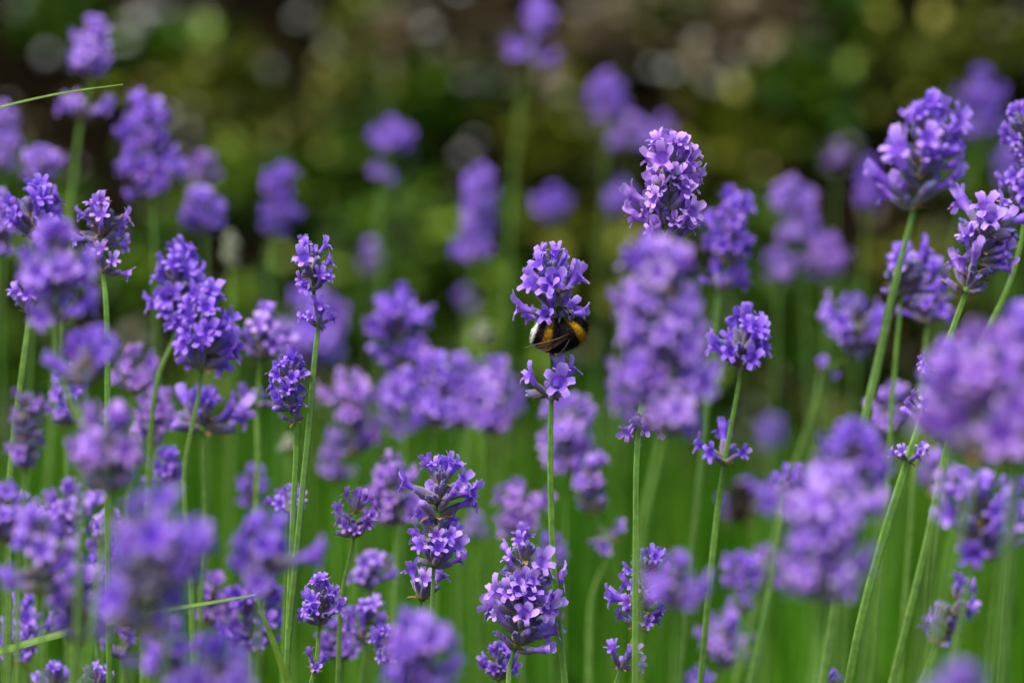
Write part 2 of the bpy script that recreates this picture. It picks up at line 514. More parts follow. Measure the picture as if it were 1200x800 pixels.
# ------------------------------------------------------------------ lavender pieces (millimetres here, scaled when placed)
def make_floret(r, openness=1.0):
    m = MB()
    n = 10
    bend = r.uniform(-0.10, 0.12)
    rings = [(0.0, 0.62), (2.6, 0.80), (4.2, 1.25), (4.9, 1.75 * (0.6 + 0.4 * openness))]
    vs_, fs_, ts = [], [], []
    for i, (z, rad) in enumerate(rings):
        for k in range(n):
            a = 2 * math.pi * (k - 0.5) / n + math.pi / 10 * 0
            vs_.append(Vector((math.cos(a) * rad - bend * z * z * 0.12, math.sin(a) * rad, z)))
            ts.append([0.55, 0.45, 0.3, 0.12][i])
    for i in range(3):
        for k in range(n):
            k2 = (k + 1) % n
            fs_.append((i * n + k, i * n + k2, (i + 1) * n + k2, (i + 1) * n + k))
    T = 3 * n
    for l in range(5):
        # lobe l sits over two edges of the mouth; lobes 2 and 3 are the tall upper pair (towards -X)
        ids = [(2 * l + k) % n for k in (-1, 0, 1)]
        ang = 2 * math.pi * (2 * l - 0.5) / n
        ang = math.atan2(sum(vs_[T + i].y for i in ids), sum(vs_[T + i].x + bend * 2.88 for i in ids))
        upper = l in (2, 3)
        L = (3.7 if upper else 2.5) * r.uniform(0.88, 1.12)
        W = (1.28 if upper else 0.88) * r.uniform(0.9, 1.1)
        tilt = (R(26) if upper else R(80)) + r.uniform(-.25, .25) if openness > 0.6 else R(12) + r.uniform(-.1, .1)
        curl = r.uniform(0.1, 1.0) if openness > 0.6 else 0.0
        wave = r.uniform(-0.5, 0.5)
        rad = Vector((math.cos(ang), math.sin(ang), 0))
        tan = Vector((-math.sin(ang), math.cos(ang), 0))
        c0 = Vector((-bend * 2.88, 0, 4.9)) + rad * 1.35 * (0.6 + 0.4 * openness)
        base = len(vs_)
        pos = c0.copy()
        cur = tilt
        rows = []
        for s, wk in ((0.38, 0.92), (0.74, 1.0), (0.95, 0.62)):
            ds = (0.38, 0.36, 0.21)[len(rows)] * L
            dirv = rad * math.sin(cur) + Vector((0, 0, 1)) * math.cos(cur)
            nor = rad * -math.cos(cur) + Vector((0, 0, 1)) * math.sin(cur)
            pos = pos + dirv * ds
            cur += curl * 0.5
            row = []
            for e, kk in ((-1, 0), (0, 1), (1, 2)):
                cup = 0.22 * W if e else -0.05
                row.append(pos + tan * (e * W * wk) + nor * (cup + wave * e * 0.5 * s))
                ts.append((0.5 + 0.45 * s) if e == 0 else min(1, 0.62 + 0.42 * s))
            vs_ += row
            rows.append([base + 3 * len(rows) + k for k in range(3)])
        prev = [T + i for i in ids]
        for row in rows:
            for k in (0, 1):
                fs_.append((prev[k], prev[k + 1], row[k + 1], row[k]))
            prev = row
    m.add(vs_, fs_, ts)
    return m

def make_budflo(r):
    """a closed corolla just showing out of its calyx"""
    m = MB()
    n = 7
    rings = [(0, .6), (1.2, .95), (2.4, 1.15), (3.2, 0.9), (3.7, 0.35)]
    vs_, fs_, ts = [], [], []
    for i, (z, rad) in enumerate(rings):
        for k in range(n):
            a = 2 * math.pi * k / n
            rr = rad * (1 + r.uniform(-.12, .12))
            vs_.append((math.cos(a) * rr, math.sin(a) * rr, z))
            ts.append([.3, .6, .8, .9, .7][i])
    for i in range(4):
        for k in range(n):
            k2 = (k + 1) % n
            fs_.append((i * n + k, i * n + k2, (i + 1) * n + k2, (i + 1) * n + k))
    fs_.append(tuple(4 * n + k for k in range(n)))
    m.add(vs_, fs_, ts)
    return m

def make_wilt(r):
    """a shrivelled dark corolla"""
    m = MB()
    pts = [Vector((0, 0, 0))]
    d = Vector((r.uniform(-.3, .3), r.uniform(-.3, .3), 1))
    for k in range(4):
        pts.append(pts[-1] + d.normalized() * 0.75)
        d += Vector((r.uniform(-.6, .6), r.uniform(-.6, .6), r.uniform(-.2, .1)))
    tube_rings(pts, [.55, .7, .85 * r.uniform(.7, 1.2), .6, .25], 6, m, prof=[1, .7, 1.15, .75, 1.1, .7])
    return m

def make_calyx(r):
    m = MB()
    n = 8
    Lc = r.uniform(5.6, 6.6)
    rings = [(0, .35), (0.12, .85), (0.38, 1.2), (0.68, 1.22), (0.9, 1.0), (1.0, 0.95)]
    vs_, fs_, ts = [], [], []
    ben = r.uniform(-.4, .4)
    for i, (z, rad) in enumerate(rings):
        for k in range(n):
            a = 2 * math.pi * k / n
            rr = rad * (1.06 if k % 2 else 0.9)
            zz = z * Lc + (0.5 if (i == 5 and k % 2) else 0)
            vs_.append((math.cos(a) * rr + ben * z * z, math.sin(a) * rr, zz))
            ts.append(min(1, z + (0.0 if k % 2 else -0.05)) if z > 0.05 else 0)
    for i in range(5):
        for k in range(n):
            k2 = (k + 1) % n
            fs_.append((i * n + k, i * n + k2, (i + 1) * n + k2, (i + 1) * n + k))
    vs_.append((ben * .8, 0, Lc * 0.86)); ts.append(.5)
    c = len(vs_) - 1
    for k in range(n):
        fs_.append((5 * n + k, 5 * n + (k + 1) % n, c))
    m.add(vs_, fs_, ts)
    return m

def make_bracts(r, big=1.0):
    """the papery bracts under one whorl and the short green knot they grow from"""
    m = MB()
    tube_rings([(0, 0, -1.0), (0, 0, 0.2), (0, 0, 1.6)], [1.25, 1.65, 1.2], 8, m, mi=1)
    for k in range(r.choice((4, 5, 6))):
        a = k * 6.28 / 5 + r.uniform(-.4, .4)
        th = r.uniform(0.9, 1.6)
        L = r.uniform(3.6, 5.6) * big
        b = leaf_geo(L, L * 0.62, 0.15 + r.uniform(-.2, .3), 0.3)
        M = Matrix.Rotation(a, 4, 'Z') @ Matrix.Translation((1.1, 0, -0.4)) @ Matrix.Rotation(-(math.pi / 2 - th), 4, 'Y')
        m.merge(b, M, [0])
    return m

rp = random.Random(11)
G_FLO = [make_floret(rp) for k in range(9)]
G_HALF = [make_floret(rp, 0.3) for k in range(3)]
G_BUD = [make_budflo(rp) for k in range(3)]
G_WILT = [make_wilt(rp) for k in range(5)]
G_CAL = [make_calyx(rp) for k in range(5)]
G_BRA = [make_bracts(rp) for k in range(5)]
ME = {
    'wilt': [g_.mesh('withered_floret', [M_WILT]) for g_ in G_WILT],
    'cal': [g_.mesh('calyx', [M_CALYX]) for g_ in G_CAL],
    'gre': [g_.mesh('calyx', [M_BUD]) for g_ in G_CAL],
    'bra': [g_.mesh('flower_whorl', [M_BRACT, M_STEM]) for g_ in G_BRA],
}
for q, pm in enumerate(M_PETALS):
    ME['flo%d' % q] = [g_.mesh('floret', [pm]) for g_ in G_FLO + G_HALF]
    ME['bud%d' % q] = [g_.mesh('bud', [pm]) for g_ in G_BUD]
GEO = {'flo': G_FLO + G_HALF, 'bud': G_BUD, 'wilt': G_WILT, 'cal': G_CAL, 'gre': G_CAL, 'bra': G_BRA}
PNAME = {'flo': 'floret', 'bud': 'flower_bud', 'wilt': 'withered_floret', 'cal': 'calyx', 'gre': 'calyx'}
MIDX = {'flo': [0], 'bud': [0], 'wilt': [1], 'cal': [2], 'gre': [5], 'bra': [3, 4]}
WMATS = [[pm, M_WILT, M_CALYX, M_BRACT, M_STEM, M_BUD] for pm in M_PETALS]

def whorl_items(r, tuft, fresh, spent, size=1.0, n=None):
    """(kind, index, matrix) of the calyces and corollas of one whorl, in millimetres about its own axis +Z"""
    it = []
    low = n is not None and n < 10
    n = n or r.randint(9, 15)
    ph0 = r.uniform(0, 6.28)
    hole = r.uniform(0, 6.28)
    for k in range(n):
        phi = ph0 + k * 2.39996 + r.uniform(-.3, .3)
        th = r.uniform(0.12, 0.80) if tuft else r.uniform(0.55, 1.32)
        if low: th = (0.5, 1.28, 0.9)[k % 3] + r.uniform(-.12, .12)
        elif not tuft and math.cos(phi - hole) > 0.7 and r.random() < 0.65: continue
        z0 = r.uniform(-0.5, 1.3) if tuft else r.uniform(-1.3, 1.8)
        sc = r.uniform(0.88, 1.14)
        if not tuft and r.random() < 0.16: sc *= 1.22; th += 0.2
        M = Matrix.Rotation(phi, 4, 'Z') @ Matrix.Translation((0.7, 0, z0)) @ Matrix.Rotation(th, 4, 'Y') @ Matrix.Scale(sc, 4)
        green = fresh < 0
        if green:
            it.append(('gre', r.randrange(len(G_CAL)), M @ Matrix.Rotation(r.uniform(0, 6.28), 4, 'Z')))
            continue
        it.append(('cal', r.randrange(len(G_CAL)), M @ Matrix.Rotation(r.uniform(0, 6.28), 4, 'Z')))
        u = r.random()
        if u < fresh:
            bend = r.uniform(-0.35, 0.25)
            F = M @ Matrix.Translation((0, 0, 4.7)) @ Matrix.Rotation(bend, 4, 'Y') @ Matrix.Rotation(r.gauss(0, .45), 4, 'Z') @ Matrix.Scale(r.uniform(0.92, 1.18), 4)
            j = r.randrange(len(G_FLO)) if r.random() < 0.88 else len(G_FLO) + r.randrange(len(G_HALF))
            it.append(('flo', j, F))
        elif u < fresh + spent:
            it.append(('wilt', r.randrange(len(G_WILT)), M @ Matrix.Translation((0, 0, 4.9)) @ Matrix.Rotation(r.uniform(0, 6.28), 4, 'Z')))
        elif r.random() < 0.45:
            it.append(('bud', r.randrange(len(G_BUD)), M @ Matrix.Translation((0, 0, 3.9))))
    return it

_cache = {}
def joined_whorl(r, tuft, fresh, spent, hue):
    key = (tuft, round(fresh * 4), round(spent * 3), r.randrange(6), hue)
    if key not in _cache:
        m = MB()
        q = random.Random(key[0] * 7 + key[1] * 131 + key[2] * 977 + key[3] * 4007 + key[4] * 17)
        m.merge(G_BRA[q.randrange(len(G_BRA))], Matrix.Identity(4), MIDX['bra'])
        for kd, j, M in whorl_items(q, tuft, fresh, spent, n=q.choice((11, 12, 13))):
            m.merge(GEO[kd][j], M, MIDX[kd])
        _cache[key] = m.mesh('flower_whorl', WMATS[hue])
    return _cache[key]

def catmull(pts, per=8):
    """a smooth curve through points that may be unevenly spaced"""
    n = len(pts)
    T = []
    for i in range(n):
        if i == 0: t = (pts[1] - pts[0]).normalized()
        elif i == n - 1: t = (pts[-1] - pts[-2]).normalized()
        else:
            a, b_ = pts[i] - pts[i - 1], pts[i + 1] - pts[i]
            la, lb = max(a.length, 1e-6), max(b_.length, 1e-6)
            t = (a / la * lb + b_ / lb * la) / (la + lb)
        T.append(t)
    out = []
    for i in range(n - 1):
        L = (pts[i + 1] - pts[i]).length
        for k in range(per):
            t = k / per
            h1, h2 = 2 * t ** 3 - 3 * t * t + 1, t ** 3 - 2 * t * t + t
            h3, h4 = -2 * t ** 3 + 3 * t * t, t ** 3 - t * t
            out.append(pts[i] * h1 + T[i] * (h2 * L) + pts[i + 1] * h3 + T[i + 1] * (h4 * L))
    out.append(pts[-1])
    return out

GROUP = 'lavender flower stems'
N_DETAIL = 0
def lavender(label, top, bot, wpx, c, stem, lows=(), fresh=0.62, spent=0.15, sw=1.0, gap=1.0, joined=None, dz=0.0):
    global N_DETAIL
    if fresh > 0: fresh, spent = fresh * (0.88 if c else 0.94), min(spent + 0.08, 0.9)
    d = depth_of(c) + dz
    r = random.Random(int(top[0] * 31 + top[1] * 17 + c * 7) & 0xffff)
    if c >= 20: wpx = wpx * 0.86
    hue = r.choice((0, 0, 0, 0, 1, 1, 2, 2, 3))
    mm = 1.0 / (K * d) / 1000.0                       # photograph pixels per millimetre at that distance
    w_mm = max(wpx - 0.35 * abs(c), wpx * 0.6) / mm
    size = min(max(w_mm / 22.5, 0.6), 1.5)
    pix = [top, bot] + [(l[0], l[1]) for l in lows] + list(stem)
    P = [at(x, y, d + r.uniform(-.0015, .0015)) for x, y in pix]
    if not stem:
        e = P[-1]
        P.append(e + Vector((r.uniform(-.012, .012) + (e.x * 0.05), r.uniform(-.01, .01), -0.10)))
    q, pq = P[-1], P[-2]
    sl = (q - pq); sl = sl / max(abs(sl.z), 1e-4)
    sx = max(-0.6, min(0.6, sl.x))
    P.append(Vector((q.x + sx * q.z * 0.42, q.y + r.uniform(-.02, .02), q.z * 0.5)))
    P.append(Vector((q.x + sx * q.z * 0.62, q.y + r.uniform(-.03, .03), -0.004)))
    curve = catmull(P, 8)
    root = empty('lavender', curve[-1] + Vector((0, 0, 0.004)))
    tag(root, label, 'lavender', GROUP)
    O = root.location
    # stem: square, with pale ridges; starts just under the top of the spike
    L0 = 5
    pts = curve[L0:]
    mb = MB()
    sw = sw * (0.8 if c > 12 else 1.0)
    rad = [0.00098 * sw * (0.62 + 0.5 * min(1, i / 26)) for i in range(len(pts))]
    prof = [1.25, .95, .9, .95] * 2
    prof = [1.22, .98, .86, .98, 1.22, .98, .86, .98, 1.22, .98, .86, .98, 1.22, .98, .86, .98]
    tube_rings([p - O for p in pts], rad, 16, mb, tones=lambda i, k: 1.0 if k % 4 == 0 else (0.45 if k % 2 else 0.1), prof=prof)
    link(bpy.data.objects.new('stem', mb.mesh('stem', [M_STEM])), root)
    # whorls down the spike, then the ones standing apart
    head_mm = (P[1] - P[0]).length * 1000
    step = (4.5 if abs(c) < 8 else 5.0) * size * gap * (1.05 if (abs(c) > 13 and joined is None) else 1.0)
    core0, core1 = 12.5 * size / max(head_mm, 1), 1 - 2.0 * size / max(head_mm, 1)
    if core1 <= core0: core0 = core1 = 0.8
    nW = max(1, int(round((core1 - core0) * head_mm / step)) + 1)
    spots = []
    for k in range(nW):
        f = core0 if nW == 1 else core0 + (core1 - core0) * k / (nW - 1)
        i = f * 8
        i0 = min(int(i), 7)
        pos = curve[i0].lerp(curve[i0 + 1], i - i0)
        prof_s = r.uniform(0.76, 1.16)
        if k == 0 and nW > 1: prof_s = r.uniform(0.7, 0.88)
        if k == nW - 1 and nW > 2: prof_s = 0.93
        spots.append((pos, (curve[i0] - curve[i0 + 1]).normalized(), size * prof_s, k == 0, None))
    for j, l in enumerate(lows):
        i0 = 8 * (2 + j)
        ls = min(max((l[2] - 0.35 * abs(c)) / mm / 22.0, 0.55), 1.4)
        # the whorl's bracts sit at the lower end of what the picture shows
        spots.append((curve[i0], (curve[i0 - 1] - curve[i0 + 1]).normalized(), ls, False, l[3] if len(l) > 3 else None))
    detail = abs(c) <= 13 if joined is None else not joined
    for pos, ax, sz, tuft, n in spots:
        s = sz / 1000.0
        W = Matrix.Translation(pos - O) @ ax.to_track_quat('Z', 'Y').to_matrix().to_4x4() @ Matrix.Rotation(r.uniform(0, 6.28), 4, 'Z') @ Matrix.Scale(s, 4)
        if detail:
            wo = link(bpy.data.objects.new('flower_whorl', r.choice(ME['bra'])), root)
            wo.matrix_local = W
            for kd, j, M in whorl_items(r, tuft, min(1, fresh + .15) if n else fresh, spent, n=n):
                po = link(bpy.data.objects.new(PNAME[kd], ME[kd + str(hue) if kd in ('flo', 'bud') else kd][j]), wo)
                po.matrix_local = M
                N_DETAIL += 1
        else:
            wo = link(bpy.data.objects.new('flower_whorl', joined_whorl(r, tuft, fresh, spent, hue)), root)
            wo.matrix_local = W
            wo['kind'] = 'stuff'

LAV = [
 # ---- the plane of the bee
 ('sharp purple spike with the bumblebee clinging beneath its blossom head', (648, 276), (648, 386), 82, 0, [(645, 550), (650, 680), (662, 800)], [(646, 464, 84, 6)], .84, .06, 1.1),
 ('crisp tall spike rising behind the big blurred spike right of the bee', (787, 152), (779, 290), 80, 0, [(760, 420), (748, 510), (745, 640), (744, 800)], [(752, 487, 56, 7)], .85, .04),
 ('sharp small spike with one open whorl just beneath, left of centre', (364, 274), (368, 344), 62, 1, [(371, 400), (362, 500), (352, 600)], [(373, 383, 48, 6)], .62, .05),
 ('small crisp spike leaning against the stem of its taller neighbour, left of centre', (341, 404), (341, 482), 66, 1, [(347, 520), (344, 590)], [(346, 494, 44, 5)], .62, .12),
 ('lone spike with gaps and withered tips right of the big blurred spike', (878, 358), (868, 436), 82, 3, [(842, 590), (832, 680), (826, 745)], [(849, 542, 72, 5)], .6, .2, 1.1),
 ('tall loose spike of three dense tiers with dry dark calyces between', (520, 526), (508, 668), 74, 0, [(506, 720), (500, 800)], [], .5, .28, 1.0, 1.2),
 ('dark spent whorl topped with few petals under the three tiered spike', (505, 662), (492, 712), 72, 1, [(486, 770), (480, 800)], [], .35, .5),
 ('broad sharp spike with a crowded pale top at the bottom centre', (615, 606), (602, 765), 88, 0, [(597, 780), (596, 800)], [], .58, .27, 1.0, 1.05),
 ('low flower whorl peeping out under the broad spike at bottom centre', (588, 748), (584, 800), 52, 2, [(582, 840)], [], .6, .25),
 ('leaning sharp spike with a separate whorl below, bottom right of centre', (763, 634), (745, 742), 62, 1, [(716, 820)], [(728, 782, 54, 6)], .6, .2),
 ('small crisp spike with a two flowered whorl below at the bottom', (377, 667), (374, 735), 58, 1, [(365, 800), (363, 830)], [(369, 784, 46, 4)], .7, .1),
 ('little spike of dark buds just left of the three tiered spike', (419, 569), (414, 632), 56, 2, [(402, 690), (396, 800)], [], .6, .25),
 ('sharp leaning spike at the right with dry tufts strung down its thick slanting stem', (1178, 216), (1130, 348), 88, 2, [(1035, 630), (1005, 745), (994, 800)], [(1097, 440, 52, 9), (1081, 488, 52, 9), (1064, 540, 52, 9)], .52, .33, 1.5, 1.0),
 ('sharp spike cut off by the right edge of the picture', (1196, 114), (1202, 250), 56, 4, [(1184, 330), (1152, 400), (1112, 520), (1085, 640), (1055, 760)], [], .75, .15, 1.25),
 ('sharp spike above two spent whorls of dry brown bracts, upper left', (120, 214), (120, 292), 66, 2, [(124, 350), (126, 420), (126, 520)], [(121, 318, 58, 7)], .55, .32),
 ('upper left spike with a half hidden flower whorl lower on its stem', (46, 208), (40, 285), 82, 3, [(28, 420), (12, 560), (10, 740)], [(35, 366, 62, 9)], .72, .12, 1.1),
 # ---- close to the plane
 ('dense purple spike at the left standing highest of a merged three', (203, 274), (206, 388), 82, 5, [(186, 440), (176, 520), (172, 640)], [], .8, .05, 1.1),
 ('wide purple spike in the middle of a merged three at left', (238, 326), (236, 440), 100, 4, [(216, 560), (222, 650), (226, 745)], [], .75, .1, 1.1),
 ('lowest spike of a merged three behind two green stems at left', (240, 440), (238, 512), 92, 6, [(240, 600), (236, 700)], [], .6, .2),
 ('withered bluish spike between the merged three and the small sharp one', (318, 348), (306, 424), 72, 8, [(302, 520), (298, 640)], [(301, 474, 54, 6)], .45, .4),
 ('fresh spike with wide skirts just left of the three tiered one', (463, 520), (464, 618), 68, 9, [(462, 700), (460, 800)], [], .6, .25),
 ('soft leaning spike with dark withered top right of the bee stem', (692, 524), (698, 604), 64, 11, [(694, 700), (690, 800)], [(712, 634, 60, 6)], .4, .45),
 ('short purple spike behind the broad bottom centre one', (606, 556), (610, 634), 62, 12, [(612, 720), (612, 800)], [], .6, .2),
 ('purple spike half hidden behind the big blurred spike right of the bee', (858, 214), (852, 312), 66, 10, [(836, 400), (826, 500)], [(844, 338, 56, 6)], .8, .05),
 ('large leaning spike on a long pale slanting stem at upper right', (1092, 104), (1070, 250), 94, -6, [(1052, 320), (1030, 420), (1012, 500), (990, 640)], [], .72, .14, 1.35),
 ('spent whorl of grey calyces and brown bracts behind a slanting stem', (1062, 272), (1056, 352), 84, 7, [(1048, 440), (1040, 560)], [], .3, .5),
 ('soft purple spike right of the lone gappy spike', (1000, 334), (992, 420), 70, 13, [(956, 470), (930, 550), (905, 640)], [(964, 436, 28, 4)], .8, .1),
 ('short purple spike behind the thick slanting stem at right', (1048, 444), (1042, 512), 60, 12, [(1030, 600), (1020, 700)], [], .7, .1),
 ('dry whorl with few petals on a pale blurred stem at lower right', (932, 540), (922, 580), 38, 8, [(908, 660), (884, 780)], [], .35, .3, 1.3),
 ('loose mauve spike right of the large blurred lower right one', (1155, 540), (1140, 656), 98, -10, [(1120, 760), (1110, 830)], [], .6, .25),
 ('straggling spike crossed by slanting stems in the lower right corner', (1132, 668), (1098, 758), 66, 7, [(1078, 800)], [], .4, .35, 1.2, 1.3),
 ('small flower tuft on the bottom edge at lower right', (976, 782), (972, 812), 44, 5, [(968, 850)], [], .8, .1),
 ('purple spike on the bottom edge left of the front blurred centre one', (432, 690), (428, 756), 72, 5, [(424, 800)], [], .6, .25),
 ('flower tuft tucked behind the front blurred bottom centre spike', (458, 722), (454, 782), 54, 3, [(450, 830)], [], .7, .15),
 ('dark tufted spike wedged among the blurred ones at lower left', (108, 640), (112, 738), 58, 5, [(114, 800)], [], .6, .3),
 ('fresh spike hidden behind the blurred lower left spike by the grass bend', (300, 655), (296, 768), 68, 6, [(294, 800)], [], .6, .25),
 ('thin flower sprig beside two stems left of the small dark budded spike', (345, 562), (338, 604), 34, 4, [(335, 680)], [], .6, .1),
 ('small tuft of violet petals at the bottom left near the grass blade', (66, 772), (64, 812), 48, 4, [(62, 850)], [], .7, .1),
 ('low violet tuft on the bottom edge below the huge grey purple spike', (112, 770), (114, 806), 40, 3, [(114, 850)], [], .75, .1),
 ('pale budded tuft under the huge grey purple spike', (150, 728), (146, 772), 52, 6, [(146, 830)], [], .4, .2),
 ('violet sprig behind the withered grey spike at the left', (24, 572), (30, 630), 50, 7, [(30, 720)], [], .6, .2),
 # ---- in front of the plane, softened
 ('big hazy pink violet spike in front, right of the bee', (772, 268), (775, 512), 100, -17, [(752, 620), (748, 800)], [], .82, .06, 1.0, 1.05),
 ('hazy spike with drooping skirt in front of the sharp upper left pair', (70, 252), (66, 350), 92, -13, [(72, 440), (112, 530), (142, 650)], [(66, 372, 90, 8)], .8, .05, 1.0),
 ('hazy violet spike below the upper left pair, opening to both sides', (112, 370), (100, 455), 110, -14, [(96, 560), (92, 700)], [], .7, .2),
 ('withered grey spike with hardly a petal at the left edge', (30, 444), (30, 552), 58, -9, [(22, 660), (20, 780)], [], .12, .75),
 ('blurred half withered spike left of the green paired stems', (132, 462), (128, 582), 112, -15, [(112, 700), (100, 800)], [], .5, .4),
 ('huge grey purple blurred spike at the lower left front', (178, 560), (160, 745), 140, -23, [(150, 800)], [], .25, .55),
 ('blurred dusky spike at the left edge above the grass blade', (44, 576), (48, 700), 96, -13, [(50, 800)], [], .55, .3),
 ('blurred violet spike above the bend of the grass blade', (316, 586), (306, 694), 96, -16, [(300, 800)], [], .7, .15),
 ('hazy violet dome on the bottom edge left of the bent grass', (256, 738), (252, 830), 104, -20, [(250, 900)], [], .85, .05),
 ('blurred violet spike at the bottom edge left of the broad centre one', (492, 708), (488, 830), 86, -17, [(486, 900)], [], .75, .1),
 ('small blurred violet blossom in front of the leaning bottom spike', (796, 642), (792, 714), 60, -17, [(790, 800)], [], .8, .05),
 ('upper half of the blurred double spike at lower right', (1003, 484), (1000, 578), 92, -18, [(992, 700)], [], .82, .05),
 ('large blurred spike with long skirts at lower right front', (966, 536), (966, 712), 100, -20, [(962, 750), (952, 830)], [], .78, .1, 1.4),
 ('huge blurred spike filling the right edge below the sharp leaning one', (1154, 352), (1146, 545), 158, -22, [(1118, 640), (1086, 800)], [], .72, .15),
 ('hazy mauve blur rising from the bottom edge at right', (1130, 772), (1126, 860), 90, -34, [(1126, 930)], [], .85, .05),
 ('blurred violet flowers spilling over the right edge below centre', (1196, 350), (1200, 470), 70, -18, [(1190, 600)], [], .7, .2),
 ('blurred mauve flowers leaning out right of the huge grey purple spike', (222, 596), (206, 690), 72, -21, [(190, 800)], [], .75, .1),
 ('soft violet spike squeezed between the two stems at the far left', (84, 556), (82, 640), 62, -7, [(84, 800)], [], .6, .25),
 ('soft grey violet spike low at the left edge under the dusky one', (24, 690), (28, 780), 58, 6, [(30, 860)], [], .45, .4),
 ('blurred violet flowers low in the right edge mass above the mauve spike', (1188, 448), (1186, 545), 92, -19, [(1170, 700)], [], .8, .08),
 ('blurred lilac flowers on the left flank of the huge right edge bloom', (1112, 392), (1112, 500), 76, -17, [(1090, 660)], [], .75, .12),
 ('dusky violet spike behind the bare part of the large leaning stem', (1090, 300), (1086, 384), 70, 9, [(1078, 480)], [], .6, .25),
 ('hazy violet spike filling the gap right of the central left cluster', (538, 414), (538, 506), 64, 17, [(540, 620)], [], .75, .12),
 ('hazy lilac spike low behind the two leaning spikes left of centre', (470, 430), (468, 506), 62, 18, [(468, 620)], [], .75, .12),
 ('soft violet tuft right of the small dark budded spike and lower', (432, 640), (430, 694), 50, 8, [(428, 800)], [], .7, .15),
 ('soft violet spike between the small two flowered spike and the bottom edge', (402, 706), (400, 776), 52, 7, [(398, 850)], [], .65, .2),
 ('blurred violet spike behind the low whorl of the merged three', (160, 396), (156, 462), 56, 10, [(152, 560)], [], .7, .2),
 ('hazy mauve tuft behind the left pair of green stems', (202, 520), (196, 570), 52, 7, [(192, 680)], [], .65, .2),
 ('dusky violet spike low between the bee stem and the broad bottom spike', (644, 622), (646, 668), 44, 13, [(648, 780)], [], .7, .15),
 ('soft violet spike behind the stem of the withered grey spike at left', (78, 424), (78, 500), 56, 8, [(78, 640)], [], .65, .25),
 ('soft spike in the gap between the half withered spike and the green stems', (186, 448), (180, 522), 50, 9, [(178, 650)], [], .6, .3),
 ('hazy violet tuft touching the left edge below the withered grey spike', (6, 562), (6, 640), 56, -9, [(6, 800)], [], .65, .25),
 ('soft dark budded spike behind the huge grey purple spike on its left', (126, 592), (122, 668), 52, 7, [(120, 800)], [], .5, .4),
 ('soft violet spike between the huge grey purple spike and the bent grass', (252, 664), (248, 736), 58, 8, [(246, 830)], [], .65, .25),
 ('blurred violet flowers on the bottom edge under the huge grey purple spike', (196, 716), (192, 810), 74, -14, [(190, 900)], [], .65, .25),
 ('small soft tuft low at the left edge over the grass blade', (14, 726), (16, 784), 46, 5, [(16, 860)], [], .65, .2),
 ('hazy lilac spike low between the sharp leaning one and the small dark budded one', (396, 500), (394, 566), 52, 16, [(394, 700)], [], .7, .15),
 ('hazy violet tuft between the two green stems left of centre', (298, 540), (296, 600), 44, 13, [(296, 720)], [], .6, .25),
 ('hazy violet spike behind the broad mauve spike at lower right', (1186, 556), (1180, 640), 60, 10, [(1172, 780)], [], .6, .25),
 ('hazy violet flowers low left of the large blurred lower right spike', (902, 636), (898, 690), 40, 17, [(894, 800)], [], .7, .1),
 ('dusky violet spike low between the left edge spike and the huge grey purple one', (98, 655), (92, 760), 84, -12, [(90, 830)], [], .55, .3),
 # ---- behind the plane, softened
 ('hazy violet leaning spike left of centre behind the sharp ones', (450, 336), (472, 428), 66, 14, [(474, 520), (470, 640)], [], .75, .15),
 ('hazy spike of upright petals left of the soft central cluster', (412, 424), (414, 538), 68, 14, [(414, 640), (412, 760)], [], .7, .2),
 ('central left hazy spike below the leaning one', (506, 402), (508, 504), 74, 13, [(510, 600), (510, 700)], [], .7, .2),
 ('wide hazy spike just left of the bee stem', (578, 406), (580, 514), 80, 16, [(582, 620), (580, 740)], [], .75, .15),
 ('hazy spike showing behind the bee stem below the bee', (668, 456), (664, 556), 62, 13, [(662, 660), (660, 760)], [], .75, .15),
 ('faint violet mass behind the small sharp spike left of centre', (364, 330), (366, 436), 92, 23, [(364, 560)], [], .85, .05),
 ('twin tipped blurred spike at the top left with a loose lower whorl', (106, 12), (106, 96), 58, 15, [(86, 210), (78, 300)], [(96, 138, 58, 9)], .85, .05, 1.4),
 ('tall blurred spike at upper left beside the yellow green clump', (165, 108), (178, 232), 66, 15, [(182, 330), (184, 450)], [], .85, .05),
 ('faint small blossom right of the tall blurred upper left spike', (240, 178), (240, 214), 56, 21, [(240, 330)], [], .85, .05),
 ('blurred two tufted blossom above the merged three at left', (232, 216), (238, 278), 58, 16, [(238, 400)], [], .85, .05),
 ('hazy blossom hanging in the dark left of the small sharp spike', (328, 188), (326, 262), 48, 21, [(324, 400)], [(320, 276, 38, 7)], .85, .05),
 ('small blurred blossom above the upper left sharp pair', (50, 166), (44, 212), 42, 14, [(40, 300)], [], .8, .05),
 ('blurred blossoms cut by the left edge under the thin grass tip', (4, 118), (4, 200), 36, 17, [(2, 320)], [], .85, .05),
 ('violet flowers cut by the left edge beside the sharp upper left spike', (0, 218), (-2, 302), 40, 9, [(-6, 420)], [], .8, .05),
 ('lone round blurred blossom with a pale whorl below, upper centre left', (459, 134), (458, 180), 50, 24, [(446, 330)], [(448, 210, 40, 6)], .9, .0),
 ('blurred double blossom in the dark left of the bee', (566, 190), (552, 312), 54, 22, [(546, 420), (540, 560)], [], .85, .03),
 ('tallest blurred spike on a thick pale green stem, top centre', (628, -8), (627, 48), 52, 26, [(606, 160), (596, 300), (590, 480)], [(619, 70, 54, 8)], .85, .03, 1.0),
 ('blurred oval blossom at upper centre right, higher of two neighbours', (710, 80), (710, 142), 50, 26, [(704, 300)], [], .9, .0),
 ('wide faint blossom left of the crisp tall spike', (742, 132), (740, 178), 60, 28, [(734, 330)], [], .9, .0),
 ('hazy blossom hiding behind the crisp tall spike', (776, 132), (776, 174), 46, 28, [(774, 330)], [], .8, .0),
